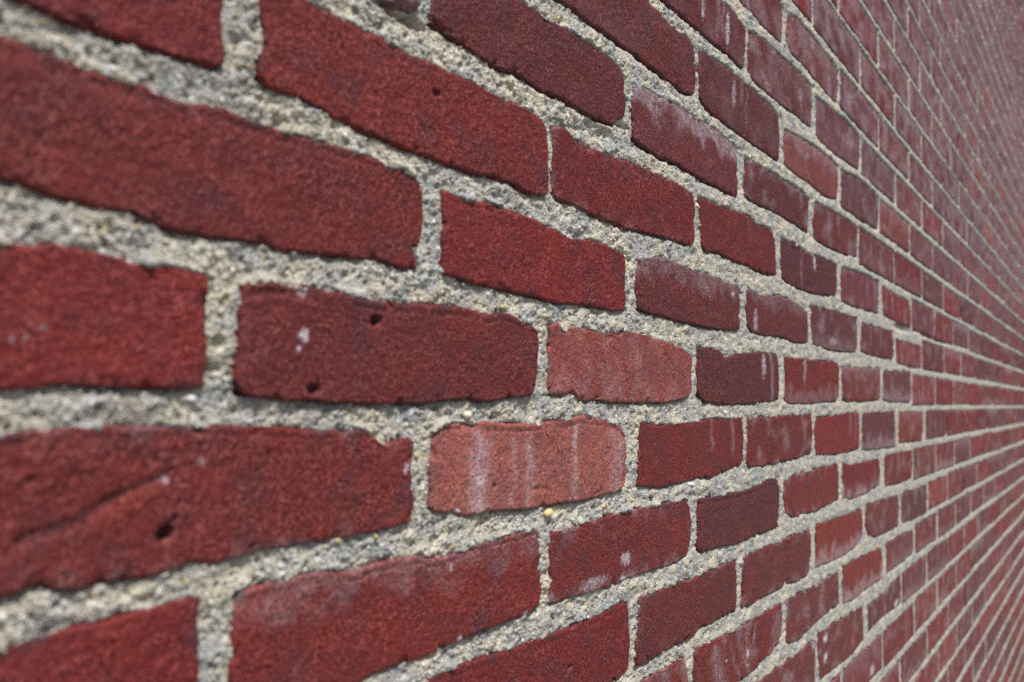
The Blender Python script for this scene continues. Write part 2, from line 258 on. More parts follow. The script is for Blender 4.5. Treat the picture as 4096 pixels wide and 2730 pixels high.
# ------------------------------------------------------------------ the bond: where each brick lies (mm on the wall face)
L, H = 220.0, 59.733                    # one brick with its joint, one course
TRACED = "Y0:-213.4,113.5 -6.6,113.5 -9.4,86.8 -8.0,77.1 -6.8,71.9 -8.6,68.7 -13.8,67.9 -23.3,67.3 -29.3,66.6 -38.0,66.6 -46.3,65.9 -56.9,65.6 -65.4,65.7 -72.6,65.5 -80.8,66.1 -213.4,65.7;Z0:-103.4,53.8 -86.6,51.8 -80.1,52.0 -75.6,51.7 -67.1,51.1 -58.7,50.4 -50.5,51.5 -42.9,51.3 -36.8,51.6 -26.7,49.8 -16.3,51.4 -5.3,52.8 7.2,51.9 22.0,51.7 37.9,52.0 50.5,52.9 61.1,53.9 70.4,52.8 85.1,52.7 95.3,52.9 101.8,50.8 106.2,48.2 109.2,42.3 110.1,30.3 109.5,27.1 108.2,21.9 104.6,17.8 106.9,12.5 106.5,8.2 94.9,7.4 81.7,8.7 72.1,8.1 62.0,7.3 54.0,7.2 52.4,6.9 39.7,6.7 24.0,5.0 9.2,6.0 -11.0,5.1 -29.4,5.5 -17.3,4.9 -26.5,5.4 -35.3,7.0 -40.9,8.5 -51.6,8.1 -61.7,8.6 -69.8,8.9 -75.8,10.9 -84.6,11.7 -103.4,6.0;A0:-213.4,-6.0 -83.6,-9.1 -77.1,-9.1 -74.8,-9.4 -71.3,-7.3 -65.7,-7.4 -53.4,-8.0 -45.5,-8.6 -40.1,-9.6 -28.8,-9.2 -21.0,-9.3 -11.6,-10.5 -10.5,-12.8 -11.4,-21.6 -11.4,-29.1 -10.2,-34.4 -10.7,-45.2 -11.1,-49.5 -21.0,-50.2 -32.6,-50.7 -38.2,-50.0 -53.9,-50.3 -63.6,-49.6 -72.8,-51.1 -81.5,-51.3 -213.4,-53.8;A1:4.7,-11.1 17.1,-9.4 32.4,-10.4 36.3,-9.0 48.8,-10.2 54.7,-9.2 65.4,-10.1 82.5,-11.0 113.7,-9.1 143.1,-7.9 155.8,-8.7 165.1,-9.8 173.2,-7.2 187.4,-8.4 197.8,-11.7 207.0,-12.7 210.9,-14.9 211.9,-21.6 210.7,-34.3 209.4,-45.3 205.0,-50.4 184.3,-51.8 163.8,-53.9 150.8,-52.9 132.5,-53.0 115.4,-54.9 84.1,-55.3 56.5,-54.8 50.6,-55.1 42.2,-54.0 30.3,-54.3 15.3,-53.3 6.1,-51.4 3.9,-48.1 4.2,-39.2 4.7,-28.0 4.6,-16.8;A2:226.1,-11.3 236.0,-8.3 243.0,-12.7 255.3,-9.1 273.9,-10.6 303.7,-10.5 314.2,-10.8 320.7,-7.4 340.8,-7.5 359.7,-8.9 384.7,-10.6 411.4,-13.5 422.3,-16.3 432.4,-20.4 431.1,-31.9 432.7,-43.3 424.1,-49.1 411.6,-51.5 385.4,-53.8 337.1,-54.0 304.6,-54.1 284.5,-52.3 265.5,-53.4 256.3,-48.9 227.1,-49.7 226.0,-38.1 225.5,-20.8;A3:448.6,-11.5 493.0,-11.0 506.5,-17.8 534.9,-12.0 605.6,-7.9 640.6,-8.4 647.4,-18.2 649.6,-39.8 647.2,-49.9 622.7,-52.1 546.1,-54.4 493.2,-55.2 461.2,-52.3 447.4,-47.7 445.8,-31.5;A4:666.1,-8.7 750.7,-8.0 863.0,-6.7 873.0,-11.6 872.2,-44.9 858.8,-51.0 796.0,-52.1 723.2,-54.0 677.8,-53.4 668.2,-48.3 670.7,-32.1;A5:886.7,-11.1 1007.7,-7.8 1086.3,-6.0 1095.3,-11.9 1092.1,-46.9 1023.0,-50.3 906.7,-51.7 889.2,-48.2;A6:1114.3,-8.2 1302.7,-3.3 1314.6,-7.6 1316.2,-45.3 1306.1,-51.3 1141.8,-49.7 1112.8,-46.7;B0:-103.4,-65.7 -80.7,-66.2 -74.3,-65.0 -65.2,-64.8 -58.1,-64.5 -45.5,-64.0 -31.9,-64.6 -20.3,-64.8 -7.9,-64.8 -1.4,-64.2 6.7,-65.3 19.5,-65.3 30.8,-66.4 42.8,-67.9 55.3,-67.3 70.4,-67.9 79.0,-71.4 84.9,-74.9 94.8,-72.6 103.0,-72.1 105.2,-75.0 105.4,-80.5 104.9,-81.0 103.5,-85.7 105.9,-94.1 107.3,-103.1 105.4,-109.8 96.2,-110.8 81.5,-111.8 67.6,-111.8 58.7,-111.7 44.6,-111.8 28.9,-111.9 17.8,-110.8 7.4,-112.7 -2.5,-113.5 -12.1,-111.6 -18.1,-112.8 -26.8,-114.0 -37.9,-114.3 -45.8,-113.5 -52.8,-114.5 -59.5,-114.1 -65.3,-111.3 -70.3,-110.1 -71.9,-112.4 -78.4,-113.1 -103.4,-113.5;B1:121.5,-69.9 127.1,-66.0 145.0,-66.0 164.2,-65.5 184.8,-67.0 214.7,-67.1 239.2,-65.8 265.7,-63.4 290.7,-65.5 315.5,-70.7 323.1,-76.8 325.6,-91.5 324.6,-100.3 320.5,-108.9 305.8,-112.6 291.7,-112.4 276.3,-113.9 240.4,-113.1 208.3,-113.1 186.1,-111.9 165.6,-111.1 152.7,-111.0 142.8,-110.4 137.9,-107.7 132.0,-108.2 121.6,-106.5 119.3,-102.8 120.0,-91.6 120.6,-77.5;B2:346.5,-67.2 360.7,-70.6 375.5,-71.9 398.6,-70.1 420.2,-69.9 461.3,-68.8 483.5,-67.3 503.4,-68.2 546.1,-67.4 551.8,-80.5 549.9,-101.2 549.2,-104.7 542.5,-107.6 503.7,-111.0 477.4,-113.6 452.6,-112.6 412.4,-113.8 399.3,-114.0 373.7,-114.3 342.7,-110.4 344.6,-91.4 345.7,-85.6;B3:563.2,-68.9 605.5,-67.4 672.9,-67.3 758.3,-65.8 763.6,-85.7 757.8,-104.5 754.9,-107.2 707.1,-109.6 649.2,-111.1 605.4,-111.6 565.2,-110.1 559.4,-106.5 561.3,-87.3;B4:778.1,-70.0 838.9,-68.9 906.4,-66.0 969.7,-65.5 972.9,-90.9 968.4,-109.4 905.2,-112.4 807.0,-110.7 777.5,-108.5 772.1,-85.9;B5:993.5,-66.6 1112.0,-65.8 1187.0,-64.7 1190.8,-96.3 1189.9,-115.8 1064.0,-115.1 988.1,-112.1 987.1,-91.2;B6:1219.0,-67.1 1281.4,-65.9 1414.8,-67.6 1417.0,-96.9 1405.0,-113.9 1222.3,-111.4 1215.4,-96.9;B7:1449.8,-66.0 1587.7,-65.3 1664.5,-67.0 1666.5,-108.0 1634.5,-112.8 1446.8,-112.7;C0:-213.4,-125.4 -77.5,-130.8 -74.2,-128.1 -68.9,-128.4 -62.1,-128.0 -55.1,-126.8 -45.1,-127.4 -34.6,-126.0 -23.4,-125.7 -12.7,-124.5 -9.0,-125.7 -10.1,-129.1 -9.9,-132.8 -8.9,-140.8 -7.7,-154.6 -6.6,-173.2 -213.4,-173.2;C1:9.4,-127.0 22.1,-126.0 37.2,-125.6 53.4,-125.4 66.4,-128.0 77.4,-128.0 82.0,-127.1 96.7,-126.3 113.5,-127.4 118.0,-130.3 129.3,-130.8 147.1,-129.6 159.6,-127.5 179.6,-126.9 201.1,-126.3 213.3,-126.4 217.3,-131.5 218.5,-148.2 220.5,-161.0 217.6,-169.6 202.4,-170.8 181.0,-171.4 154.7,-172.1 130.8,-173.5 115.2,-174.2 98.5,-173.7 81.9,-173.6 74.6,-175.5 6.6,-173.2 6.7,-158.6 7.1,-144.2 7.6,-133.5;C2:230.9,-130.5 240.9,-130.9 267.3,-129.4 286.2,-128.7 327.3,-127.1 373.9,-127.9 421.2,-127.8 426.5,-129.4 432.2,-134.9 435.2,-146.5 433.9,-157.6 429.8,-168.2 413.1,-171.5 387.1,-172.0 350.6,-170.7 317.5,-171.5 297.0,-171.9 268.3,-170.8 241.9,-170.6 230.3,-169.4 231.6,-158.6 230.4,-141.5;C3:449.7,-129.7 493.7,-131.0 557.5,-131.1 605.4,-128.0 644.6,-127.2 651.3,-141.2 649.0,-155.2 644.4,-171.7 588.9,-172.3 528.3,-174.0 494.0,-170.8 462.2,-171.4 448.6,-167.4 448.4,-147.9;C4:665.3,-130.8 696.9,-127.8 749.2,-126.5 806.8,-124.2 863.8,-123.9 870.1,-141.5 869.6,-163.9 837.0,-166.1 776.6,-168.8 722.0,-168.1 691.6,-166.6 667.5,-159.8 665.3,-142.3;C5:890.9,-124.5 919.1,-129.0 1003.7,-129.4 1081.6,-128.4 1090.1,-146.1 1084.8,-163.9 1002.4,-169.4 925.3,-169.5 889.9,-165.6 887.0,-142.7;C6:1119.1,-126.1 1210.7,-127.0 1314.1,-126.8 1322.7,-148.3 1311.7,-169.8 1208.6,-170.6 1122.2,-168.6 1116.3,-147.6;D1:116.6,-188.2 126.6,-185.9 142.9,-185.5 168.0,-187.0 195.6,-187.7 226.0,-188.6 259.7,-188.7 297.3,-187.8 317.8,-186.9 329.6,-186.6 331.9,-194.3 333.4,-214.1 330.4,-229.9 318.7,-233.8 264.0,-231.8 116.6,-233.0;D2:348.6,-187.5 374.8,-187.9 400.3,-187.9 427.2,-189.5 462.4,-188.8 504.1,-187.9 531.9,-186.9 533.7,-201.0 533.8,-219.7 530.3,-230.3 504.3,-229.1 462.8,-229.2 433.3,-232.2 405.9,-231.8 388.0,-231.0 363.4,-232.7 342.6,-231.3 344.4,-206.6;D3:550.1,-188.2 588.9,-188.2 626.6,-186.4 644.3,-190.0 672.0,-187.0 721.8,-186.3 748.4,-186.2 756.5,-196.5 756.3,-212.0 747.8,-230.9 721.2,-234.4 676.5,-230.9 667.1,-225.1 662.4,-230.8 605.2,-230.8 565.3,-231.6 546.5,-229.5 548.3,-209.6;D4:773.5,-185.9 869.1,-186.1 981.7,-188.3 986.8,-205.6 980.7,-223.5 945.8,-230.2 881.5,-232.3 805.0,-229.9 772.9,-228.4 773.2,-206.4;D5:1006.0,-184.9 1107.2,-185.9 1207.8,-188.0 1215.4,-208.3 1205.6,-233.4 1124.3,-232.6 1059.8,-231.1 1017.1,-224.1 1001.2,-207.1;D6:1235.1,-188.0 1322.9,-189.2 1441.6,-190.8 1447.3,-212.5 1438.6,-236.6 1320.3,-234.4 1238.5,-231.4 1228.5,-209.5;E2:351.9,-244.5 383.1,-244.5 422.6,-245.2 419.5,-245.0 426.6,-253.8 429.5,-264.1 433.4,-292.7 242.0,-292.7 242.0,-247.9;E3:445.0,-243.6 475.3,-244.5 521.5,-247.0 565.3,-246.4 605.2,-246.9 655.3,-246.5 657.5,-262.4 655.2,-278.8 626.2,-286.3 588.8,-287.1 557.8,-288.8 594.0,-289.7 446.6,-292.7 440.8,-259.4;E4:674.0,-247.0 721.1,-247.1 775.4,-250.0 835.4,-247.5 864.4,-250.3 867.3,-269.4 866.9,-284.5 804.0,-284.5 774.9,-286.8 720.6,-291.1 680.8,-289.2 671.4,-285.1 671.5,-265.1;E5:888.0,-247.0 938.0,-245.4 1008.1,-247.7 1086.0,-250.2 1099.1,-270.1 1093.6,-291.3 1014.9,-290.3 936.7,-291.7 887.0,-288.1 884.2,-263.6;E6:1123.6,-249.0 1204.9,-248.4 1319.3,-251.6 1324.5,-269.6 1317.3,-287.2 1235.5,-289.4 1126.8,-289.3;F4:780.4,-300.4 834.3,-303.3 900.4,-306.1 982.0,-308.9 985.4,-326.1 984.6,-349.9 934.9,-355.3 865.4,-353.2 791.1,-350.8 782.8,-326.0;F5:1010.1,-312.1 1102.0,-314.7 1212.8,-305.7 1222.5,-328.9 1216.2,-347.2 1100.9,-342.5 1013.0,-346.5 1009.4,-330.8;Y1:6.6,115.3 31.5,109.3 39.7,109.3 50.0,108.0 63.6,108.9 78.0,109.2 88.1,107.8 100.8,107.8 111.8,108.5 127.0,108.1 145.5,110.3 158.7,108.4 179.5,108.7 194.3,109.6 206.7,108.7 216.4,106.1 219.1,97.1 220.2,84.2 220.7,67.6 215.9,64.9 203.3,63.2 188.1,65.2 173.7,65.5 160.0,64.9 150.9,63.3 134.5,63.2 122.6,62.7 111.2,63.7 94.9,63.4 79.6,64.5 65.3,64.8 51.7,65.8 41.4,67.4 29.1,68.8 21.3,68.4 13.8,68.5 10.0,71.5 10.4,80.4 11.8,89.8 9.7,95.0 8.8,100.6;Y2:226.3,106.0 234.7,109.1 245.2,108.2 252.5,106.3 271.2,105.3 301.3,106.6 334.1,109.0 370.1,109.5 404.3,110.1 418.0,109.5 432.4,107.7 438.5,98.2 438.6,85.0 438.1,73.1 430.0,67.8 401.9,67.5 396.8,66.7 358.5,66.1 323.7,63.5 308.5,63.0 272.1,64.6 253.5,65.9 232.4,66.4 227.3,68.9 227.4,94.7;Y3:448.9,108.6 475.6,108.8 509.3,110.1 564.9,113.5 585.0,109.0 614.5,111.2 632.1,109.0 638.8,97.0 641.0,71.1 614.4,67.8 565.0,68.5 527.3,68.8 492.4,70.3 460.1,68.1 453.8,72.0 453.7,87.5;Y4:657.4,107.1 699.0,109.0 725.0,107.4 752.2,104.9 810.8,108.9 865.4,107.5 865.0,86.3 861.4,73.6 797.9,67.0 735.2,65.3 688.5,66.3 659.5,70.4 655.8,84.7;Y5:889.4,108.9 947.8,112.6 1028.5,114.8 1086.2,114.5 1090.1,95.2 1084.6,70.9 1010.2,69.4 946.6,68.4 888.5,70.1 887.6,88.9;Y6:1114.3,110.3 1200.3,108.7 1302.7,107.4 1320.0,90.0 1318.8,68.4 1220.1,68.0 1117.6,72.7;Z1:124.9,48.4 135.1,48.1 143.7,47.5 160.5,49.2 174.2,49.3 188.6,48.7 203.7,48.0 216.3,47.4 227.8,46.7 239.8,44.2 246.8,43.5 272.5,46.5 292.2,46.6 306.7,44.8 318.6,43.5 319.9,29.6 321.3,16.7 320.4,7.6 303.4,6.1 283.2,6.2 264.1,6.2 234.0,4.3 220.7,4.7 211.1,5.5 189.9,5.8 161.9,5.9 148.9,6.4 136.4,7.6 126.8,8.2 125.9,17.3 125.0,28.2;Z2:342.2,44.2 371.1,49.2 397.0,51.1 419.0,49.0 444.9,48.8 476.1,48.4 506.2,46.9 538.3,48.0 542.1,43.2 540.3,29.9 538.5,10.2 509.9,7.5 476.4,7.0 430.6,7.1 402.7,7.2 384.4,9.0 359.4,9.0 340.5,10.4 339.0,26.8;Z3:561.1,47.9 589.0,45.4 627.4,46.5 650.1,51.0 688.4,49.6 719.0,46.4 745.8,42.5 748.4,25.2 745.4,10.7 698.1,8.7 659.2,11.5 605.7,9.4 572.9,10.7 559.2,15.7 559.2,31.7;Z4:762.7,51.3 809.9,53.1 874.4,53.7 961.5,54.6 964.9,35.0 960.3,11.2 908.2,9.5 840.4,7.8 767.8,10.5 762.3,26.2;Z5:989.1,50.1 1070.1,50.3 1181.9,51.9 1186.3,34.6 1183.2,11.5 1115.1,10.6 1025.0,11.5 984.0,15.3;Z6:1202.6,42.2 1287.2,42.8 1408.0,42.4 1410.9,22.6 1405.8,6.2 1309.2,5.1 1206.4,8.0;X0:-103.4,173.2 99.0,173.2 103.1,134.7 97.8,130.5 90.4,129.2 81.2,128.5 -103.4,134.4;X1:116.6,173.2 188.0,169.6 208.1,170.3 216.3,168.9 233.1,170.5 258.2,171.9 269.6,172.0 289.5,171.8 304.2,170.6 312.8,167.3 317.4,159.4 319.8,147.8 318.9,140.3 311.3,136.2 300.8,129.4 286.4,127.5 270.7,127.1 252.0,126.6 234.2,128.0 212.6,126.1 201.4,127.5 186.3,127.5 169.1,125.3 151.5,126.0 138.6,128.0 126.3,128.3 113.4,129.7 113.3,133.4 114.1,141.1;X2:330.8,164.5 344.7,166.6 369.2,167.3 395.3,170.4 420.1,169.9 459.1,171.5 491.8,171.2 519.7,169.2 532.4,167.1 534.3,149.0 532.5,126.2 509.2,125.4 475.5,124.9 444.2,125.5 401.1,126.4 369.9,123.7 345.4,125.3 332.6,127.4 330.0,145.5;X3:557.0,163.5 589.1,165.2 627.8,166.7 674.5,167.7 725.6,168.8 750.1,164.0 751.6,148.1 746.9,129.5 699.2,131.0 650.5,131.6 605.9,130.6 564.9,129.8 553.2,131.6 553.2,146.4;X4:778.7,166.2 843.6,169.7 934.3,171.2 968.7,169.4 968.3,155.4 963.8,133.7 896.9,128.0 811.1,125.9 769.5,127.8 766.8,140.5;W2:226.6,233.0 350.8,232.3 368.3,229.0 394.5,227.3 416.5,229.2 432.6,226.5 437.2,217.2 438.9,199.7 436.0,189.2 417.1,185.4 400.3,185.0 356.5,186.4 332.6,187.2 289.2,187.6 259.8,186.7 232.7,186.8 226.6,185.2;W3:447.7,227.9 474.7,229.5 508.7,232.7 545.3,230.9 585.0,233.1 623.6,231.2 646.3,227.2 650.9,212.0 648.4,184.5 606.0,183.3 564.8,183.1 526.8,182.9 491.7,183.9 459.0,184.9 449.6,189.6 446.4,208.0;W4:670.0,219.9 726.2,224.8 782.6,228.8 844.8,229.7 871.4,226.8 874.3,205.9 867.2,188.3 812.1,182.8 753.2,184.1 699.6,183.8 667.4,185.9 667.5,201.0;W5:892.2,227.8 966.7,234.6 1058.9,235.7 1090.7,231.5 1089.8,208.3 1084.4,188.5 989.1,184.5 891.2,183.8;V2:336.6,292.7 491.0,286.3 526.4,285.1 551.0,281.8 552.2,261.7 547.2,245.0 508.6,245.8 458.5,243.9 422.1,244.3 399.5,243.5 380.7,243.8 336.6,246.1;V3:564.7,283.9 593.4,289.8 628.3,290.1 675.4,292.1 716.3,294.1 763.1,292.1 765.8,274.6 760.8,246.7 726.5,247.3 651.1,243.5 606.1,243.6 572.8,243.4 562.8,247.2 560.8,264.5;V4:783.5,286.4 845.9,290.3 915.3,294.6 984.3,291.3 983.6,267.6 975.0,248.0 914.1,245.7 845.0,242.1 782.8,244.0;U3:446.6,352.4 651.6,348.1 660.2,342.2 662.0,324.4 658.5,307.2 623.8,305.6 580.9,305.3 541.3,305.6 446.6,304.6;U4:680.7,343.7 711.6,350.3 744.1,350.6 784.4,349.6 834.0,348.9 874.0,345.5 876.9,324.5 869.7,306.0 814.2,305.7 754.8,307.9 711.1,308.5 685.5,306.3 675.6,315.3"
ROWS = {c: i for i, c in enumerate("TUVWXYZABCDEF", -7)}
polys = {}
for part in TRACED.split(';'):
    n, pts = part.split(':')
    polys[(ROWS[n[0]], int(n[1:]))] = np.array([[float(q) for q in p.split(',')] for p in pts.split()])

ROW_TOP, ROW_BOT = -44, 23              # courses above / below the reference bed joint
K0, K1 = -5, 34
def nominal(r, k):
    off = .5 if r % 2 else 0.0
    return (k - 1 + off) * L, (k + off) * L, -(r + 1) * H, -r * H

cells = {}                              # (r, k) -> x0, x1, z0, z1 of the brick face
for r in range(ROW_TOP, ROW_BOT):
    done = sorted(k for (rr, k) in polys if rr == r)
    rr_ = np.random.default_rng(1000 + r)
    bed = rr_.normal(0, .5)
    x = nominal(r, K0)[0]
    joint = {k: nominal(r, k)[1] + rr_.normal(0, 2.6) for k in range(K0 - 1, K1 + 1)}
    half = {k: 5.0 + (.8 if k > 5 else 0) + abs(rr_.normal(0, 1.2)) for k in joint}
    for k in done:                      # traced neighbours move the joints next to them
        P = polys[(r, k)]
        joint[k] = P[:, 0].max() + 5.5
        if (r, k - 1) not in polys: joint[k - 1] = P[:, 0].min() - 5.5
    if done:
        d0 = joint[done[-1]] - nominal(r, done[-1])[1]
        for j in range(1, 4): joint[done[-1] + j] += d0 * .62 ** j
    for k in range(K0, K1):
        a, b, z0, z1 = nominal(r, k)
        if (r, k) in polys:
            P = polys[(r, k)]
            cells[(r, k)] = (P[:, 0].min(), P[:, 0].max(), P[:, 1].min(), P[:, 1].max())
        else:
            t = rr_.normal(0, .8, 2)
            cells[(r, k)] = (joint[k - 1] + half[k - 1], joint[k] - half[k], z0 + 6.5 + bed + t[0], z1 - 6.8 + bed + t[1])

# ------------------------------------------------------------------ which bricks show, and how large
def screen_area(c):
    x0, x1, z0, z1 = c
    gx, gz = np.meshgrid(np.linspace(x0, x1, 9), np.linspace(z0, z1, 5))
    P = np.stack([gx.ravel(), 0 * gx.ravel(), gz.ravel()], 1) * MM
    w = (P - CAM) @ fw
    if w.min() < .02: 
        ok = w > .02
        if not ok.any(): return 0, 1e9
        P = P[ok]
    px, py, w = project(P)
    inside = (px > 0) & (px < 4096) & (py > 0) & (py < 2730)
    a = 0.0
    d = (P - CAM); ww = d @ fw
    dens = F_PX ** 2 * abs(CAM[1]) / ww ** 3          # image pixels per square metre of wall
    return float((dens * inside).mean() * (x1 - x0) * (z1 - z0) * 1e-6), float(ww.min())
area = {}; near = {}
for key, c in cells.items():
    area[key], near[key] = screen_area(c)
shown = sorted((k for k in area if area[k] > 0), key=lambda k: -area[k])
single = set(shown[:300])
print('bricks in view', len(shown), 'smallest single', area[shown[min(299, len(shown) - 1)]] / 16)

# ------------------------------------------------------------------ brick colours
RED, PURPLE, ORANGE, BROWN, DEEP = (.215, .030, .029), (.165, .048, .055), (.245, .052, .036), (.180, .044, .040), (.185, .025, .026)
COLOUR = dict(A0=RED, A1=(.165, .032, .034), A2=(.30, .090, .080), B0=(.190, .034, .031), B1=(.36, .135, .115), Z0=(.180, .031, .030), Z1=RED,
              Y0=DEEP, Y1=(.195, .031, .029), X1=(.135, .033, .037), X2=(.160, .040, .044), Z2=(.150, .033, .034), A3=(.125, .031, .033), A4=(.20, .028, .024), B2=(.185, .030, .028),
              B3=(.175, .029, .028), C0=RED, C1=(.205, .033, .030), C2=(.185, .032, .031), C3=(.125, .032, .034), C4=(.200, .033, .028),
              D1=DEEP, D2=(.150, .029, .030), D3=(.16, .034, .033), D4=(.25, .042, .028), D5=BROWN, E5=(.24, .042, .027), W2=(.145, .030, .031),
              W3=(.125, .030, .031), W4=(.225, .058, .048), X3=(.130, .033, .035), Y2=DEEP, Y3=(.175, .026, .024), Y4=(.120, .032, .036), Z3=(.15, .035, .034),
              V2=(.14, .027, .027), V3=(.145, .036, .034), B6=(.23, .045, .028), E4=BROWN, F5=(.14, .034, .032), F4=BROWN, E3=(.185, .030, .027), B5=(.15, .045, .055))
NAME = {v: k for k, v in ROWS.items()}
def brick_tint(r, k):
    rr_ = np.random.default_rng((r + 100) * 1000 + k + 50)
    n = f"{NAME.get(r, '?')}{k}"
    if n in COLOUR: c = np.array(COLOUR[n])
    else:
        p = .55 if r < -2 else .28
        u = rr_.random()
        c = np.array(PURPLE if u < p else BROWN if u < p + .25 else ORANGE if u > .965 else RED)
        c = c * rr_.uniform(.85, 1.15) * (1 + rr_.normal(0, .04, 3))
    return c

# bloom style: (kind, strength)
BLOOM = dict(Y2=('edge', .2), B1=('streak', .75), A2=('wash', .22), X2=('top', .8), A3=('thin', .45), A4=('bottom', .35), B2=('thin', .35), V2=('thin', .5), W3=('thin', .4),
             D4=('bottom', .7), E5=('bottom', .8), C4=('edge', .45), C5=('bottom', .75), C2=('edge', .4), B5=('bottom', .55), B4=('thin', .4), Y3=('thin', .1), Y4=('thin', .5),
             W4=('top', .5), Z3=('top', .3), D3=('edge', .4), Y0=('none', 0), A1=('none', 0), Y1=('none', 0), Z0=('none', 0), A0=('none', 0), B0=('edge', .2),
             C0=('none', 0), C1=('top', .25), X1=('none', 0), Z1=('none', 0), Z2=('top', .35), D1=('none', 0), C3=('none', 0), W2=('none', 0), D2=('edge', .15))
def brick_bloom(r, k, s, t, x, z, w, h):
    """lime bloom 0..1 over a brick; s, t run 0..1 along and up the face, x, z in mm"""
    rr_ = np.random.default_rng((r + 300) * 777 + k + 50)
    n = f"{NAME.get(r, '?')}{k}"
    kind, a = BLOOM.get(n, (('none', 'thin', 'bottom', 'wash', 'top', 'edge', 'streak')[rr_.integers(0, 7)], rr_.uniform(.2, .6)))
    sd = int(rr_.integers(0, 9999))
    out = np.zeros_like(x)
    if kind == 'streak':
        for c, wd, st in ((.19, .04, 1.0), (.34, .016, .4), (.42, .022, .65), (.66, .016, 1.0), (.93, .05, .6)):
            cx = c + .012 * pn(z / 9, z * 0 + c * 40, sd)
            out = np.maximum(out, st * np.exp(-((s - cx) / wd) ** 2))
        out *= np.clip(.62 + 1.1 * fbm(x / 6, z / 11, sd, 4), 0, 1.2)
        out *= sstep(.98, .80, t)
    elif kind == 'thin':
        for j in range(int(rr_.integers(1, 4))):
            c = rr_.uniform(.12, .9); wd = rr_.uniform(.006, .03); a = a * .85
            cx = c + .02 * pn(z / 12, z * 0 + j * 7, sd)
            lo = rr_.uniform(-.2, .5)
            out = np.maximum(out, np.exp(-((s - cx) / wd) ** 2) * sstep(lo, lo + .2, t))
    elif kind in ('bottom', 'top'):
        tt = t if kind == 'bottom' else 1 - t
        edge = .32 + .45 * fbm(x / 22, z / 22, sd, 4)
        out = sstep(edge + .12, edge - .22, tt) * (.6 + .6 * fbm(x / 9, z / 12, sd + 5, 3))
    elif kind == 'edge':
        d = np.minimum(np.minimum(s, 1 - s) * w, np.minimum(t, 1 - t) * h)
        out = np.exp(-d / 5) * sstep(-.1, .45, fbm(x / 18, z / 18, sd, 3))
    elif kind == 'wash':
        out = sstep(-.15, .5, fbm(x / 22, z / 30, sd, 4)) * .8
    if n not in BLOOM:                       # most of the farther bricks wear a patchy lilac film
        film = sstep(-.05, .55, fbm(x / 34, z / 26, sd + 60, 4)) * (.30 + .22 * min(1.0, max(0.0, (-2 - r) / 4)))
        out = np.maximum(np.clip(out, 0, 1) * a, film)
        return np.clip(out, 0, 1)
    return np.clip(out, 0, 1) * a

# pits and cuts in single bricks, lime spots: (x, z, radius x, radius z, depth) in mm
PITS = "77.94,-19.30,3.47,2.64,4.00;42.46,-50.01,3.46,2.31,4.00;116.86,95.56,2.98,1.61,2.50;-23.67,-100.87,3.25,3.16,4.50;-20.66,-96.10,1.55,1.75,1.50;-71.15,-79.32,0.90,0.99,2.00;253.59,-211.73,2.46,1.91,2.00;171.22,-98.88,1.90,1.71,1.80;674.13,-228.37,6.69,3.59,2.50;-9.71,-45.73,1.60,2.15,2.00;210.90,-206.31,1.53,0.98,1.50;242.64,-12.03,3.83,1.60,2.00;667.25,-197.21,19.13,2.01,1.20;698.92,103.58,4.08,3.39,1.50;754.52,71.38,19.93,3.55,1.00;1017.14,-224.11,25.32,1.90,2.00"
CUTS = "-73.6,-97.3 -68.3,-96.1 -61.5,-94.4 -55.4,-92.5 -49.5,-89.8 -42.9,-86.6 -37.6,-84.8 -31.1,-82.3 -23.9,-80.7;531.6,86.3 553.3,79.0 576.9,71.4 597.3,68.5;382.3,-19.4 395.4,-25.3 408.9,-33.7;5.9,-15.5 24.7,-11.8 36.4,-11.8;209.5,-103.3 218.9,-103.4 227.0,-105.1;984.6,34.5 1025.6,27.3"
SPOTS = "35.12,-28.52,2.79,2.70,0.95;32.96,-33.75,1.73,1.49,0.90;34.80,-11.03,2.80,1.81,0.60;-69.81,-33.08,1.38,1.00,0.40;-74.84,-36.38,0.80,0.99,0.40;-78.97,-37.08,0.78,0.97,0.40;139.10,-108.57,2.42,1.17,0.90;322.78,-170.38,4.77,2.14,0.80;325.77,-158.20,7.68,4.89,0.50;281.26,-166.61,21.69,3.66,0.30;137.04,-135.85,2.15,1.81,0.70;203.12,-170.55,3.00,1.13,0.80;144.23,-172.14,2.20,2.18,0.70;809.56,-311.26,8.46,6.41,0.90;809.19,-332.03,8.44,6.38,0.80;1184.62,-341.57,16.69,5.87,0.95;559.65,-272.10,3.79,4.46,0.80;561.56,-282.72,3.80,1.27,0.90;511.31,-267.30,2.39,0.85,0.90;760.52,-308.65,4.43,4.61,0.80;1032.15,-397.90,13.56,7.52,0.70;523.81,39.31,3.60,2.06,0.70;847.08,18.48,26.59,5.18,0.35;100.37,-85.53,2.09,2.39,0.60;-10.85,-76.80,1.58,1.33,0.50;-24.83,-81.96,1.05,1.28,0.50;-50.86,53.91,1.31,0.89,0.70;-35.02,51.08,1.43,0.83,0.70;-25.28,51.28,1.50,0.74,0.60;-69.32,57.10,1.17,0.94,0.50;452.02,263.85,3.75,11.08,0.50;506.72,266.07,4.95,17.01,0.55;523.06,214.83,4.37,14.53,0.45;603.50,-19.80,5.92,12.46,0.50;771.95,100.31,5.81,9.86,0.60;580.88,20.04,5.68,12.25,0.45;734.25,-16.53,5.40,18.79,0.35"
PITS = [tuple(float(v) for v in p.split(',')) for p in PITS.split(';')]
CUTS = [np.array([[float(v) for v in q.split(',')] for q in p.split()]) for p in CUTS.split(';')]
SPOTS = [tuple(float(v) for v in p.split(',')) for p in SPOTS.split(';')]
LIP = {'A1': .8, 'B1': 1.1, 'C1': .7, 'C3': .9, 'Z0': .7, 'Z1': .3, 'E4': .5, 'D1': .4, 'B0': .5}   # a rolled lip along the top arris

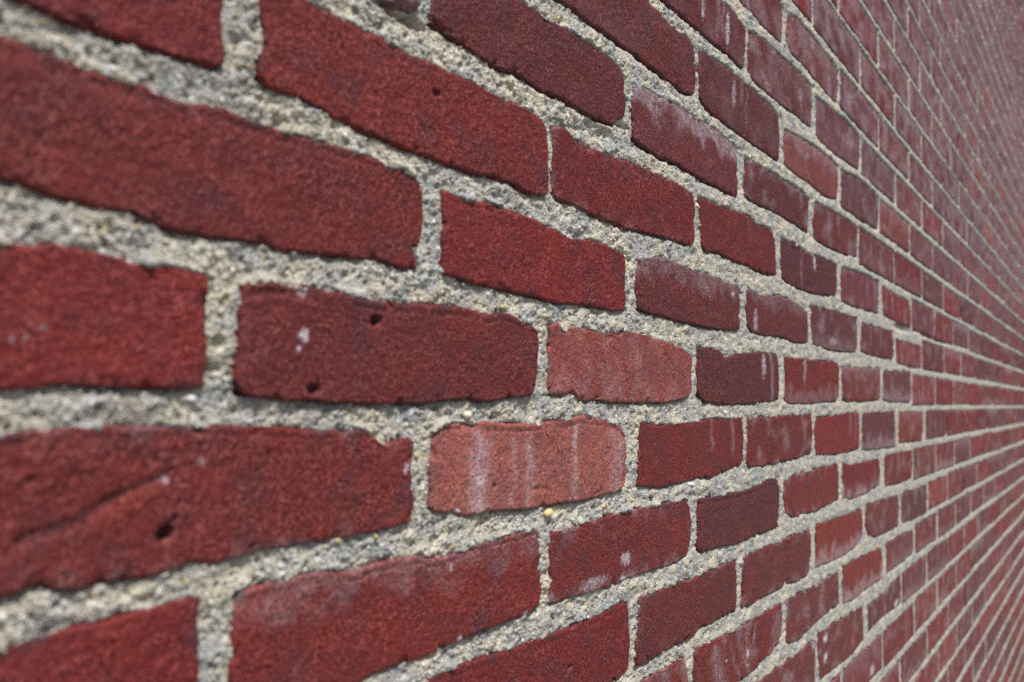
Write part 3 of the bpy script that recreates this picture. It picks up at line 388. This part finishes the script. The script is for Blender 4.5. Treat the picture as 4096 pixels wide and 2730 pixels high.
def seg_dist(x, z, P):
    d = np.full(np.shape(x), 1e9)
    for a, b in zip(P[:-1], P[1:]):
        ab = b - a
        t = np.clip(((x - a[0]) * ab[0] + (z - a[1]) * ab[1]) / (ab @ ab + 1e-9), 0, 1)
        d = np.minimum(d, np.hypot(x - a[0] - t * ab[0], z - a[1] - t * ab[1]))
    return d

def axis_lines(length, step):
    e = [0.0, .5, 1.1, 1.9, 3.0, 4.3] if step < 2.5 else [0.0, 1.5, 4.0] if step < 7 else [0.0, 2.5]
    e = [q for q in e if q < length * .3]
    n = max(1, int(round((length - 2 * e[-1]) / step)))
    m = np.linspace(e[-1], length - e[-1], n + 1)
    return np.concatenate([e[:-1], m, [length - q for q in e[:-1]][::-1]]) / length

def edge_curve(P, s, noise_amp, seed):
    seg = np.hypot(*np.diff(P, axis=0).T); c = np.concatenate([[0], np.cumsum(seg)])
    t = s * c[-1]
    # soften the traced vertices a little
    d = min(1.0, c[-1] * .02)
    x = sum(np.interp(np.clip(t + o, 0, c[-1]), c, P[:, 0]) for o in (-d, 0, d)) / 3
    z = sum(np.interp(np.clip(t + o, 0, c[-1]), c, P[:, 1]) for o in (-d, 0, d)) / 3
    x[0], z[0] = P[0]; x[-1], z[-1] = P[-1]
    return x, z, c[-1]

def brick_outline(r, k):
    """four border curves: bottom, top (left to right), left, right (upwards)"""
    if (r, k) in polys:
        P = polys[(r, k)]
    else:
        x0, x1, z0, z1 = cells[(r, k)]
        rr_ = np.random.default_rng((r + 77) * 991 + k + 50)
        j = lambda a=.9: rr_.normal(0, a)
        tl, tr = np.array([x0 + j(), z1 + j()]), np.array([x1 + j(), z1 + j()])
        br, bl = np.array([x1 + j(), z0 + j()]), np.array([x0 + j(), z0 + j()])
        P = []
        for a, b, n, ax in ((tl, tr, 7, 1), (tr, br, 3, 0), (br, bl, 7, 1), (bl, tl, 3, 0)):
            for q in range(n):
                v = a + (b - a) * q / n
                if q: v = v + (np.array([0, j(.8)]) if ax else np.array([j(.8), 0]))
                P.append(v)
        P = np.array(P)
    c = P.mean(0)
    x0, x1, z0, z1 = P[:, 0].min(), P[:, 0].max(), P[:, 1].min(), P[:, 1].max()
    xn, zn = (P[:, 0] - x0) / (x1 - x0), (P[:, 1] - z0) / (z1 - z0)
    xs = (P[:, 0] - x0) / 48.0; xe = (x1 - P[:, 0]) / 48.0
    i = [np.argmin(a) for a in (xs + 1 - zn, xe + 1 - zn, xe + zn, xs + zn)]      # TL TR BR BL
    n = len(P)
    def run(a, b):
        out = [a]
        while out[-1] != b: out.append((out[-1] + 1) % n)
        return P[out]
    return run(i[3], i[2])[::-1] if False else run(i[2], i[3])[::-1], run(i[0], i[1]), run(i[3], i[0]), run(i[1], i[2])[::-1]

def build_brick(r, k, parent):
    bot, top, lef, rig = brick_outline(r, k)
    x0, x1, z0, z1 = cells[(r, k)]
    w, h = x1 - x0, z1 - z0
    mmpx = near[(r, k)] / F_PX * 4 * 1000          # mm per rendered pixel, about
    step = max(1.0, 2.2 * mmpx)
    if area[(r, k)] == 0: step = 12.0
    asp_step = step
    n = f"{NAME.get(r, '?')}{k}"
    s = axis_lines(w, max(step, .6 * step * (near[(r, k)] / .27)))
    t = axis_lines(h, asp_step)
    bx, bz, _ = edge_curve(bot, s, .4, 1); tx, tz, _ = edge_curve(top, s, .4, 2)
    lx, lz, _ = edge_curve(lef, t, .4, 3); rx, rz, _ = edge_curve(rig, t, .4, 4)
    S, T = np.meshgrid(s, t)
    def coons(b, u, l, rgt):
        return ((1 - T) * b[None] + T * u[None] + (1 - S) * l[:, None] + S * rgt[:, None]
                - ((1 - S) * (1 - T) * b[0] + S * (1 - T) * b[-1] + (1 - S) * T * u[0] + S * T * u[-1]))
    X, Z = coons(bx, tx, lx, rx), coons(bz, tz, lz, rz)
    e = np.minimum(np.minimum(S, 1 - S) * w, np.minimum(T, 1 - T) * h)
    # ragged arris: shift the border in the plane
    fall = np.exp(-e / 2.5)
    sd = (r + 60) * 57 + k
    X = X + (S - .5) * 1.2 + fall * (.4 * pn(X / 1.9, Z / 1.9, sd) + .35 * pn(X / 8, Z / 8, sd + 1))
    Z = Z + (T - .5) * 1.4 + fall * (.4 * pn(X / 1.9, Z / 1.9, sd + 2) + .35 * pn(X / 8, Z / 8, sd + 3))
    cx, cz = np.minimum(S, 1 - S) * w, np.minimum(T, 1 - T) * h      # round the corners off
    rc = 2.5
    cc = np.clip(1 - cx / rc, 0, 1) * np.clip(1 - cz / rc, 0, 1)
    X = X + cc * .35 * np.sign(.5 - S); Z = Z + cc * .35 * np.sign(.5 - T)
    rr_ = np.random.default_rng(sd + 5000)
    tl = rr_.normal(0, .55, 2)
    up_rows = 1.0 if r < -1 else 0.0
    prox = min(1.0, (.5 / near[(r, k)]) ** 1.5)
    hgt = .1 + .4 * prox + rr_.normal(0, .4) * prox + up_rows * .2 * prox + prox * (tl[0] * (S - .5) + tl[1] * (T - .5))
    hgt = hgt + .9 * prox * fbm(X / 38, Z / 30, sd + 7, 2) + .35 * fbm(X / 9, Z / 9, sd + 8, 2)
    g = min(1.0, 1.6 / step)
    hgt = hgt + g * .38 * pn(X / 3.2, Z / 3.2, sd + 9) + g * .22 * pn(X / 1.7, Z / 1.7, sd + 10)
    rad = 1.3 + .9 * pn(X / 15, Z / 15, sd + 11)
    hgt = hgt - 1.0 * np.clip(1 - e / np.maximum(rad, .5), 0, 1) ** 2
    chip = sstep(.36, .5, pn(X / 9, Z / 9, sd + 12)) * np.clip(1 - e / 4.0, 0, 1)
    hgt = hgt - 2.2 * chip
    stain_shade = .95 * sstep(.0, .5, pn(X / 15, Z / 9, sd + 14)) * np.exp(-e / (2.2 + 2.5 * sstep(0, .5, pn(X / 22, Z / 22, sd + 17)))) * (.5 + .5 * T)
    if n in LIP:
        dt = (1 - T) * h
        c0 = 4.2 + 1.1 * pn(X / 30, Z * 0, sd + 15)
        gate = sstep(-.5, -.1, pn(X / 35, Z * 0 + 3, sd + 16))
        gr = np.exp(-((dt - c0) / .55) ** 2) * gate * LIP[n]
        hgt = hgt - 1.1 * gr
        stain_shade = np.maximum(stain_shade, .3 * gr)  # shade painted into the lip groove
    for (px, pz, ax, az, dep) in PITS:
        if x0 - 5 < px < x1 + 5 and z0 - 5 < pz < z1 + 5:
            q = np.hypot((X - px) / ax, (Z - pz) / az)
            hgt = hgt - dep * sstep(1.25, .55, q)
            stain_shade = np.maximum(stain_shade, .75 * sstep(.8, .3, q))  # shade painted into the pit
    for ci, C in enumerate(CUTS):
        if x0 - 5 < C[:, 0].mean() < x1 + 5 and z0 - 5 < C[:, 1].mean() < z1 + 5:
            d = seg_dist(X, Z, C) + .5 * pn(X / 5, Z / 5, 3)
            hgt = hgt - (1.9 * (.65 + .5 * pn(X / 14, Z / 14, 5)) if ci == 0 else .8) * np.exp(-(d / (2.0 if ci == 0 else 1.2)) ** 2)
            stain_shade = np.maximum(stain_shade, (.6 if ci == 0 else .25) * np.exp(-(d / .9) ** 2))  # shade painted along the cut
    bloom = brick_bloom(r, k, S, T, X, Z, w, h)
    for (px, pz, ax, az, a) in SPOTS:
        if x0 - 5 < px < x1 + 5 and z0 - 5 < pz < z1 + 5:
            q = np.hypot((X - px) / ax, (Z - pz) / az) + .5 * pn(X / 1.5, Z / 2.5, 9)
            bloom = np.maximum(bloom, 1.8 * a * sstep(1.1, .5, q))
    if r < -3: bloom = np.maximum(bloom, .42 * sstep(-.35, .45, fbm(X / 40, Z / 30, sd + 40, 3)) * min(1.0, (-3 - r) / 3) * (1 - prox * .7))
    c = brick_tint(r, k)
    tint = np.ones((X.size, 4)); tint[:, :3] = c
    pat = sstep(.0, .5, fbm(X / 26, Z / 22, sd + 20, 3)).ravel()[:, None] * (.5 if c[1] < .06 else .18)        # a burnt, purpler patch
    tint[:, :3] *= np.array([.74, .63, .58])
    tint[:, :3] = tint[:, :3] * (1 - pat) + pat * np.array([.075, .022, .030])
    ox, oz = (x0 + x1) / 2, (z0 + z1) / 2
    ny, nx = X.shape
    V = np.stack([X - ox, -hgt, Z - oz], -1).reshape(-1, 3)
    idx = np.arange(nx * ny).reshape(ny, nx)
    Q = np.stack([idx[:-1, :-1], idx[:-1, 1:], idx[1:, 1:], idx[1:, :-1]], -1).reshape(-1, 4)
    ring = np.concatenate([idx[0], idx[1:, -1], idx[-1, -2::-1], idx[-2:0:-1, 0]])
    base = V[ring].copy(); base[:, 1] = 16.0
    m = len(ring); b0 = len(V)
    V = np.concatenate([V, base])
    j = np.arange(m); jn = (j + 1) % m
    Q = np.concatenate([Q, np.stack([ring[jn], ring[j], b0 + j, b0 + jn], -1)])
    at = {'tint': ('FLOAT_COLOR', np.concatenate([tint, tint[ring]])),
          'bloom': ('FLOAT', np.concatenate([bloom.ravel(), 0 * ring])),
          'stain_shade': ('FLOAT', np.concatenate([stain_shade.ravel(), .5 + 0 * ring]))}
    return V * MM, Q, at, (ox * MM, 0, oz * MM)

# ------------------------------------------------------------------ setting
def plane(name, x0, x1, y0, y1, z, mat):
    o = mesh_obj(name, [(x0, y0, z), (x1, y0, z), (x1, y1, z), (x0, y1, z)], [(0, 1, 2, 3)], mat)
    o['kind'] = 'structure'
    return o
plane('pavement', -150, 150, -150, 150, GROUND, PAVE)

# ------------------------------------------------------------------ the wall
wall = bpy.data.objects.new('brick_wall', None)
col.objects.link(wall)
wall.location = (0, 0, 0)
wall['label'] = 'weathered red brick wall with rough sandy grey mortar joints running into the distance'
wall['category'] = 'wall'
wall['kind'] = 'thing'

tri = 0
order = sorted(single, key=lambda k: -area[k])
for key in order:
    V, Q, at, loc = build_brick(*key, wall)
    o = mesh_obj('brick', V, Q, BRICK, wall, loc, at)
    tri += 2 * len(Q)
print('brick tris', tri)

# remaining courses: far along the wall, or beyond the frame
VV, QQ, TT, BB, SS = [], [], [], [], []; nv = 0
for key in cells:
    if key in single: continue
    if key in polys: del polys[key]
    x0, x1, z0, z1 = cells[key]
    if z0 * MM < GROUND + .002: continue
    rr_ = np.random.default_rng((key[0] + 77) * 991 + key[1] + 50)
    d = -(.1 + rr_.normal(0, .12)) ; tl = rr_.normal(0, .2, 2)
    if area[key] > 0: xs, zs = np.linspace(0, 1, 6), np.linspace(0, 1, 5)
    else: xs, zs = np.array([0, .5, 1]), np.array([0, .5, 1])
    S, T = np.meshgrid(xs, zs); wv, hv = x1 - x0, z1 - z0
    wob = rr_.normal(0, .5, S.shape)
    X = x0 + 2 + S * (wv - 4); Z = z0 + 2 + T * (hv - 4) + wob
    Y = d + tl[0] * (S - .5) + tl[1] * (T - .5) + .1 * rr_.normal(0, 1, S.shape)
    V = np.stack([X, Y, Z], -1).reshape(-1, 3); ny, nx = S.shape
    idx = np.arange(nx * ny).reshape(ny, nx)
    Q = [np.stack([idx[:-1, :-1], idx[:-1, 1:], idx[1:, 1:], idx[1:, :-1]], -1).reshape(-1, 4)]
    ring = np.concatenate([idx[0], idx[1:, -1], idx[-1, -2::-1], idx[-2:0:-1, 0]]); m = len(ring)
    rs, rt_ = S.ravel()[ring], T.ravel()[ring]
    prev = ring
    for ex, dep in ((0, 1.4), (0, 16)):
        nb = V[ring].copy(); nb[:, 0] += np.where(rs == 0, -2, np.where(rs == 1, 2, 0)); nb[:, 2] += np.where(rt_ == 0, -2, np.where(rt_ == 1, 2, 0))
        nb[:, 1] = V[ring, 1] + dep
        b0 = len(V); V = np.concatenate([V, nb]); j = np.arange(m); jn = (j + 1) % m
        cur = b0 + j
        Q.append(np.stack([prev[jn], prev[j], cur[j], cur[jn]], -1)); prev = cur
    Q = np.concatenate(Q)
    c = np.ones((len(V), 4)); c[:, :3] = brick_tint(*key) * np.array([.74, .63, .58])
    bl = np.zeros(len(V)); bl[:nx * ny] = brick_bloom(*key, S, T, X, Z, wv, hv).ravel()
    if key[0] < -3: bl[:nx * ny] = np.maximum(bl[:nx * ny], .42 * sstep(-.35, .45, fbm(X / 40, Z / 30, 40, 3)).ravel() * min(1.0, (-3 - key[0]) / 3))
    VV.append(V); QQ.append(Q + nv); TT.append(c); BB.append(bl); SS.append(np.zeros(len(V))); nv += len(V)
o = mesh_obj('brickwork', np.concatenate(VV) * MM, np.concatenate(QQ), BRICK, wall, (0, 0, 0),
             {'tint': ('FLOAT_COLOR', np.concatenate(TT)), 'bloom': ('FLOAT', np.concatenate(BB)), 'stain_shade': ('FLOAT', np.concatenate(SS))}, smooth=False)
o['kind'] = 'stuff'
tri += 2 * sum(len(q) for q in QQ)

# ------------------------------------------------------------------ mortar: one height field in the joints
def sdf_poly(x, z, P):
    d = np.full(x.shape, 1e9); inside = np.zeros(x.shape, bool); gz = np.zeros(x.shape)
    n = len(P)
    for i in range(n):
        a, b = P[i], P[(i + 1) % n]; ab = b - a
        t = np.clip(((x - a[0]) * ab[0] + (z - a[1]) * ab[1]) / (ab @ ab + 1e-9), 0, 1)
        ex, ez = x - a[0] - t * ab[0], z - a[1] - t * ab[1]
        q = np.hypot(ex, ez)
        c = q < d; d = np.where(c, q, d); gz = np.where(c, ez, gz)
        cond = ((a[1] > z) != (b[1] > z))
        if cond.any():
            xi = a[0] + (z - a[1]) / (b[1] - a[1] + 1e-12) * ab[0]
            inside ^= cond & (x < xi)
    gz = gz / np.maximum(d, 1e-6)
    return np.where(inside, -d, d), np.where(inside, -gz, gz)

def sdf_rect(x, z, c):
    x0, x1, z0, z1 = c
    qx, qz = np.abs(x - (x0 + x1) / 2) - (x1 - x0) / 2, np.abs(z - (z0 + z1) / 2) - (z1 - z0) / 2
    out = np.hypot(np.maximum(qx, 0), np.maximum(qz, 0)) + np.minimum(np.maximum(qx, qz), 0)
    return out, np.sign(z - (z0 + z1) / 2) * (qz > qx)

CAVITY = "92.70,125.04,17.22,3.52,9.00;311.37,132.19,15.38,2.52,5.00;1253.27,61.35,71.65,5.75,4.00;1541.11,64.48,153.09,5.94,4.00;811.53,150.23,38.33,10.26,1.00;-4.10,-33.55,3.98,3.28,3.00;-6.28,-43.46,3.93,2.17,3.00;7.52,-51.96,8.49,1.68,3.50;1451.84,-250.41,89.13,4.96,3.00;280.62,119.17,24.46,5.78,3.00"
CAVITY = [tuple(float(v) for v in p.split(',')) for p in CAVITY.split(';')]

def wall_x(px, py=1600.0):
    d = fw + (px - 2048) / F_PX * r2 - (py - 1365) / F_PX * u2
    return CAM[0] - CAM[1] / d[1] * d[0], -CAM[1] / d[1]

STEP = 3.4
pxs = np.arange(-470, 4096 + 60, STEP)
gx = np.array([wall_x(p)[0] for p in pxs]) * 1000
# depth of the wall along the view at each column
dep = np.array([(np.array([x / 1000, 0, CAM[2]]) - CAM) @ fw for x in gx])
ts = np.arange(-1760, 1760, STEP) / F_PX
hor = math.tan(PITCH)
GX = np.repeat(gx[None], len(ts), 0)
GZ = (CAM[2] + (ts[:, None] + hor * 1.0) * dep[None]) * 1000
sp = np.gradient(gx)[None].repeat(len(ts), 0)
lo, hi = (GROUND + .01) * 1000, -ROW_TOP * H
SD = np.full(GX.shape, 99.0); GV = np.zeros(GX.shape)
for key, c in cells.items():
    x0, x1, z0, z1 = c
    a, b = np.searchsorted(gx, (x0 - 16, x1 + 16))
    if b - a < 1: continue
    d0, d1 = dep[a:b].min(), dep[a:b].max()
    zz = GZ[:, a:b]
    rows = np.where(((zz > z0 - 16) & (zz < z1 + 16)).any(1))[0]
    if len(rows) == 0: continue
    ra, rb = rows[0], rows[-1] + 1
    xx, zz = GX[ra:rb, a:b], GZ[ra:rb, a:b]
    m = (zz > z0 - 16) & (zz < z1 + 16)
    if key in polys: s_, g_ = sdf_poly(xx[m], zz[m], polys[key])
    else: s_, g_ = sdf_rect(xx[m], zz[m], c)
    S0 = SD[ra:rb, a:b]; G0 = GV[ra:rb, a:b]
    cur = S0[m]; better = s_ < cur
    cur = np.where(better, s_, cur); S0[m] = cur
    g0 = G0[m]; G0[m] = np.where(better, g_, g0)
keepv = (SD > -5.5) & (GZ > lo) & (GZ < hi)
cell = keepv[:-1, :-1] & keepv[:-1, 1:] & keepv[1:, 1:] & keepv[1:, :-1]
idx = np.arange(GX.size).reshape(GX.shape)
Q = np.stack([idx[:-1, :-1], idx[:-1, 1:], idx[1:, 1:], idx[1:, :-1]], -1)[cell]
used = np.unique(Q)
remap = np.full(GX.size, -1, np.int64); remap[used] = np.arange(len(used))
Q = remap[Q]
x, z, s, g, sps = GX.ravel()[used], GZ.ravel()[used], SD.ravel()[used], GV.ravel()[used], sp.ravel()[used]
def fade(size): return np.clip(size / (2.2 * sps) - .15, 0, 1)
under = sstep(.2, .7, -g); over = sstep(.2, .7, g)            # joint lies under / on top of the nearest brick
high = sstep(40, 160, z)                                       # the upper courses are more washed out
gap = pn(x / 34, z / 21, 11)
rough = .15 + 1.1 * sstep(-.22, .3, fbm(x / 30, z / 18, 31, 2))
farx = sstep(100, 1000, x)
fx = sstep(100, 700, x)
hm = -1.3 + 1.3 * farx + (1.5 - .8 * farx) * fbm(x / 26, z / 13, 12, 2) + (.45 + .6 * rough) * (1.15 * pn(x / 8.5, z / 6.5, 13) * fade(10) + .65 * pn(x / 4.4, z / 3.6, 43) * fade(5))
hm = hm + rough * (fade(2.4) * .5 * pn(x / 2.2, z / 2.0, 14) + fade(2) * .8 * (.55 - worley(x / 1.9, z / 1.9, 15)))
hm = hm + fade(1.0) * .30 * pn(x / 1.1, z / 1.1, 16)
wd = np.clip(.4 * sps, 1.1, 1.6)
ee = np.exp(-np.maximum(s, 0) / wd)
hm = hm + 1.5 * high * fx * sstep(.3, .8, np.abs(g)) * sstep(1.0, 3.0, s)
hm = hm - under * ee * (1.2 + (5.5 + 2.5 * high * fx) * sstep(-.25 - .35 * high, .15, gap) * (.55 + .6 * high))
hm = hm - over * ee * 3.4 * sstep(-.02 - .2 * high, .4, pn(x / 22, z / 13, 17))
hm = hm - (1 - under) * (1 - over) * ee * 1.6 * (1 - .8 * farx) * sstep(.1, .45, pn(x / 12, z / 16, 18))
smear = sstep(.16, .45, pn(x / 19, z / 12, 19)) * over
hm = hm + smear * (1 - .8 * fx) * 2.4 * np.exp(-((s - .8) / 2.6) ** 2)
hm = hm - (1.5 * sstep(-1.0, -5.0, s) + .9 * sstep(.2, -1.2, s) + 2.2 * fx * sstep(.3, -1.5, s)) * (1 - .6 * smear * (1 - fx))
for (cx, cz, ax, az, dp) in CAVITY:
    q = np.hypot((x - cx) / ax, (z - cz) / az) + .3 * pn(x / 8, z / 8, 21)
    hm = hm - dp * sstep(1.15, .5, q)
# pockmarks where grains fell out
pock = worley(x / 9, z / 9, 22)
hm = hm - 1.6 * sstep(.2, .1, pock) * fade(3)
hm = np.maximum(hm, -13)
stain_shade = (.5 + .45 * over + .5 * under) * np.minimum(1, 1.7 * np.maximum(ee, fx * np.exp(-np.maximum(s, 0) / 1.9))) * sstep(-.2, .2, pn(x / 13, z / 8, 23) + .25 * pn(x / 3, z / 3, 24))  # black dirt along brick edges, with the shade under bricks painted in
stain_shade = np.maximum(stain_shade, .8 * fx * sstep(.3, .5, pn(x / 95, z / 9, 71)) * np.exp(-np.maximum(s, 0) / 3.5))
stain_shade = np.maximum(stain_shade, .55 * sstep(.40, .6, pn(x / 8, z / 6, 25)))
stain_shade = np.maximum(stain_shade, .85 * np.exp(-np.maximum(s, 0) / 2.4) * sstep(-.05, .3, fbm(x / 6, z / 4, 26, 3)))
V = np.stack([x, -hm, z], -1) * MM
mortar = mesh_obj('mortar', V, Q, MORTAR, wall, (0, 0, 0), {'stain_shade': ('FLOAT', stain_shade)})
mortar['label'] = 'rough sandy grey mortar in the joints'
tri += 2 * len(Q)
print('mortar quads', len(Q))

# loose sand grains bedded in the mortar surface
cand = np.where((s > .2) & (sps < 3.0))[0]
NG = 26000
pick = rng.choice(cand, NG, replace=False)
t_ = (1 + 5 ** .5) / 2
ico = np.array([(-1, t_, 0), (1, t_, 0), (-1, -t_, 0), (1, -t_, 0), (0, -1, t_), (0, 1, t_), (0, -1, -t_), (0, 1, -t_), (t_, 0, -1), (t_, 0, 1), (-t_, 0, -1), (-t_, 0, 1)]) / math.hypot(1, t_)
icf = np.array([(0, 11, 5), (0, 5, 1), (0, 1, 7), (0, 7, 10), (0, 10, 11), (1, 5, 9), (5, 11, 4), (11, 10, 2), (10, 7, 6), (7, 1, 8), (3, 9, 4), (3, 4, 2), (3, 2, 6), (3, 6, 8), (3, 8, 9), (4, 9, 5), (2, 4, 11), (6, 2, 10), (8, 6, 7), (9, 8, 1)])
rad = np.clip(rng.lognormal(math.log(.40), .45, NG), .2, 1.5)
rad = np.maximum(rad, .35 * np.minimum(sps[pick], 1.2))
sh = rng.uniform(.7, 1.25, (NG, 1, 3)) * (1 + rng.normal(0, .10, (NG, 12, 1)))
ang = rng.uniform(0, 6.283, NG)
G = ico[None] * sh * rad[:, None, None]
ca, sa = np.cos(ang)[:, None], np.sin(ang)[:, None]
G = np.stack([G[..., 0] * ca - G[..., 2] * sa, G[..., 1], G[..., 0] * sa + G[..., 2] * ca], -1)
ctr = np.stack([x[pick], -hm[pick] + .05 * rad, z[pick]], -1) + np.stack([rng.uniform(-.4, .4, NG), 0 * ang, rng.uniform(-.4, .4, NG)], -1)
G = G + ctr[:, None]
PAL = np.array([(.62, .60, .56), (.50, .48, .44), (.40, .37, .31), (.34, .33, .32), (.46, .34, .18), (.20, .20, .20), (.70, .69, .66), (.09, .09, .095)])
pc = PAL[rng.choice(len(PAL), NG, p=(.17, .24, .22, .15, .05, .10, .03, .04))] * rng.uniform(.8, 1.12, (NG, 1))
tint = np.ones((NG, 12, 4)); tint[..., :3] = pc[:, None]
Qg = (icf[None] + 12 * np.arange(NG)[:, None, None]).reshape(-1, 3)
o = mesh_obj('sand_grains', G.reshape(-1, 3) * MM, Qg, GRAIN, wall, (0, 0, 0), {'tint': ('FLOAT_COLOR', tint.reshape(-1, 4))})
o['kind'] = 'stuff'
tri += len(Qg)

# the larger pebbles one can pick out in the joints
PEBBLES = "148.57,-61.52,4.81,3.16,0.66,0.60,0.48;228.12,-118.36,5.27,3.83,0.60,0.46,0.22;232.97,175.72,3.10,1.63,0.60,0.46,0.22;-29.60,-120.81,1.42,1.20,0.45,0.30,0.10;-23.31,-115.09,2.95,2.14,0.40,0.40,0.39;434.92,-116.75,4.94,2.04,0.72,0.71,0.68;506.11,-62.62,4.47,2.48,0.55,0.58,0.60;177.95,-3.96,2.82,1.76,0.40,0.34,0.16;213.57,2.98,2.22,1.11,0.50,0.42,0.22;59.33,-113.64,2.10,1.37,0.36,0.30,0.16;54.26,-115.46,1.88,1.23,0.42,0.36,0.24;60.11,-113.74,2.46,1.87,0.36,0.30,0.12;82.99,-114.61,2.13,1.44,0.48,0.38,0.18;138.50,-126.45,2.65,1.31,0.40,0.24,0.08;294.87,-121.12,2.81,1.51,0.50,0.34,0.12;365.18,-120.37,3.41,1.45,0.04,0.04,0.04;112.88,-93.56,1.75,1.40,0.05,0.05,0.06;258.14,176.31,2.42,1.32,0.70,0.68,0.62;125.33,114.72,1.54,1.05,0.70,0.66,0.58;199.57,111.72,3.08,1.36,0.70,0.66,0.55;586.93,-54.34,4.08,1.35,0.58,0.44,0.16;445.92,101.41,3.95,1.67,0.62,0.60,0.55;-51.12,53.83,2.09,1.28,0.66,0.66,0.68;-69.33,57.34,1.69,1.22,0.66,0.68,0.70;-5.98,54.04,1.73,1.00,0.70,0.68,0.66;-14.67,-54.35,2.62,1.48,0.66,0.66,0.68;-49.01,-1.71,2.36,1.57,0.66,0.67,0.68;-3.49,-127.96,1.95,1.39,0.68,0.68,0.56;57.80,59.58,2.69,1.94,0.70,0.70,0.68;-42.63,-114.27,1.91,1.06,0.52,0.42,0.22;311.79,111.55,1.94,1.21,0.55,0.40,0.14"
for row in PEBBLES.split(';'):
    px, pz, ax, az, cr, cg, cb = (float(v) for v in row.split(','))
    q = np.argmin((x - px) ** 2 + (z - pz) ** 2)
    V = []
    sub = ico.copy(); F = icf
    for _ in range(1):                                   # one subdivision
        mid = {}; pts = list(sub); nf = []
        def mp(a, b):
            kk = (min(a, b), max(a, b))
            if kk not in mid:
                v = pts[a] + pts[b]; pts.append(v / np.linalg.norm(v)); mid[kk] = len(pts) - 1
            return mid[kk]
        for a, b, c in F:
            ab, bc, ca_ = mp(a, b), mp(b, c), mp(c, a); nf += [(a, ab, ca_), (b, bc, ab), (c, ca_, bc), (ab, bc, ca_)]
        sub = np.array(pts); F = np.array(nf)
    rr_ = np.random.default_rng(int(abs(px * 10)) + 3)
    sub = sub * (1 + rr_.normal(0, .09, (len(sub), 1))) * rr_.uniform(.8, 1.15, (1, 3)) * np.array([ax, (ax + az) / 2, az]) * .82
    tn = np.ones((len(sub), 4)); tn[:, :3] = (cr, cg, cb)
    mesh_obj('pebble', sub * MM, F, GRAIN, mortar, (px * MM, (-hm[q] + .10 * min(ax, az)) * MM, pz * MM), {'tint': ('FLOAT_COLOR', tn)})

# the mortar behind and around: a closed core the bricks are bedded in, flush with the joints beyond the frame
xs = np.concatenate([np.arange(K0 * L - 110, gx[0], 30), [gx[0], gx[0] + 9], np.linspace(gx[0] + 9, gx[-1], 90)[1:], np.arange(gx[-1] + 40, K1 * L - 330, 60)])
zs = np.arange(GROUND * 1000, -ROW_TOP * H - 30, 12.0)
CX, CZ = np.meshgrid(xs, zs)
dd = np.interp(CX, gx, dep)
tt = (CZ / 1000 - CAM[2]) / dd - hor
inside = (CX > gx[0] + 8) & (CX < gx[-1] - 60) & (tt > ts[0] + 13 / 1000 / dd) & (tt < ts[-1] - 13 / 1000 / dd)
CY = np.where(inside, 14.0, 2.6 + 1.6 * pn(CX / 37, CZ / 29, 61))
ny, nx = CX.shape
V = np.stack([CX, CY, CZ], -1).reshape(-1, 3); idx = np.arange(nx * ny).reshape(ny, nx)
Q = np.stack([idx[:-1, :-1], idx[:-1, 1:], idx[1:, 1:], idx[1:, :-1]], -1).reshape(-1, 4)
ring = np.concatenate([idx[0], idx[1:, -1], idx[-1, -2::-1], idx[-2:0:-1, 0]])
nb = V[ring].copy(); nb[:, 1] = 210
j = np.arange(len(ring)); jn = (j + 1) % len(ring); b0 = len(V)
V = np.concatenate([V, nb, [[V[:, 0].mean(), 210, V[:, 2].mean()]]])
Q = np.concatenate([Q, np.stack([ring[jn], ring[j], b0 + j, b0 + jn], -1)])
mesh_obj('mortar_core', V * MM, Q, MORTAR, wall, (0, 0, 0), {'stain_shade': ('FLOAT', np.zeros(len(V)))}, smooth=False)
tri += 2 * len(Q)
print('total tris', tri)
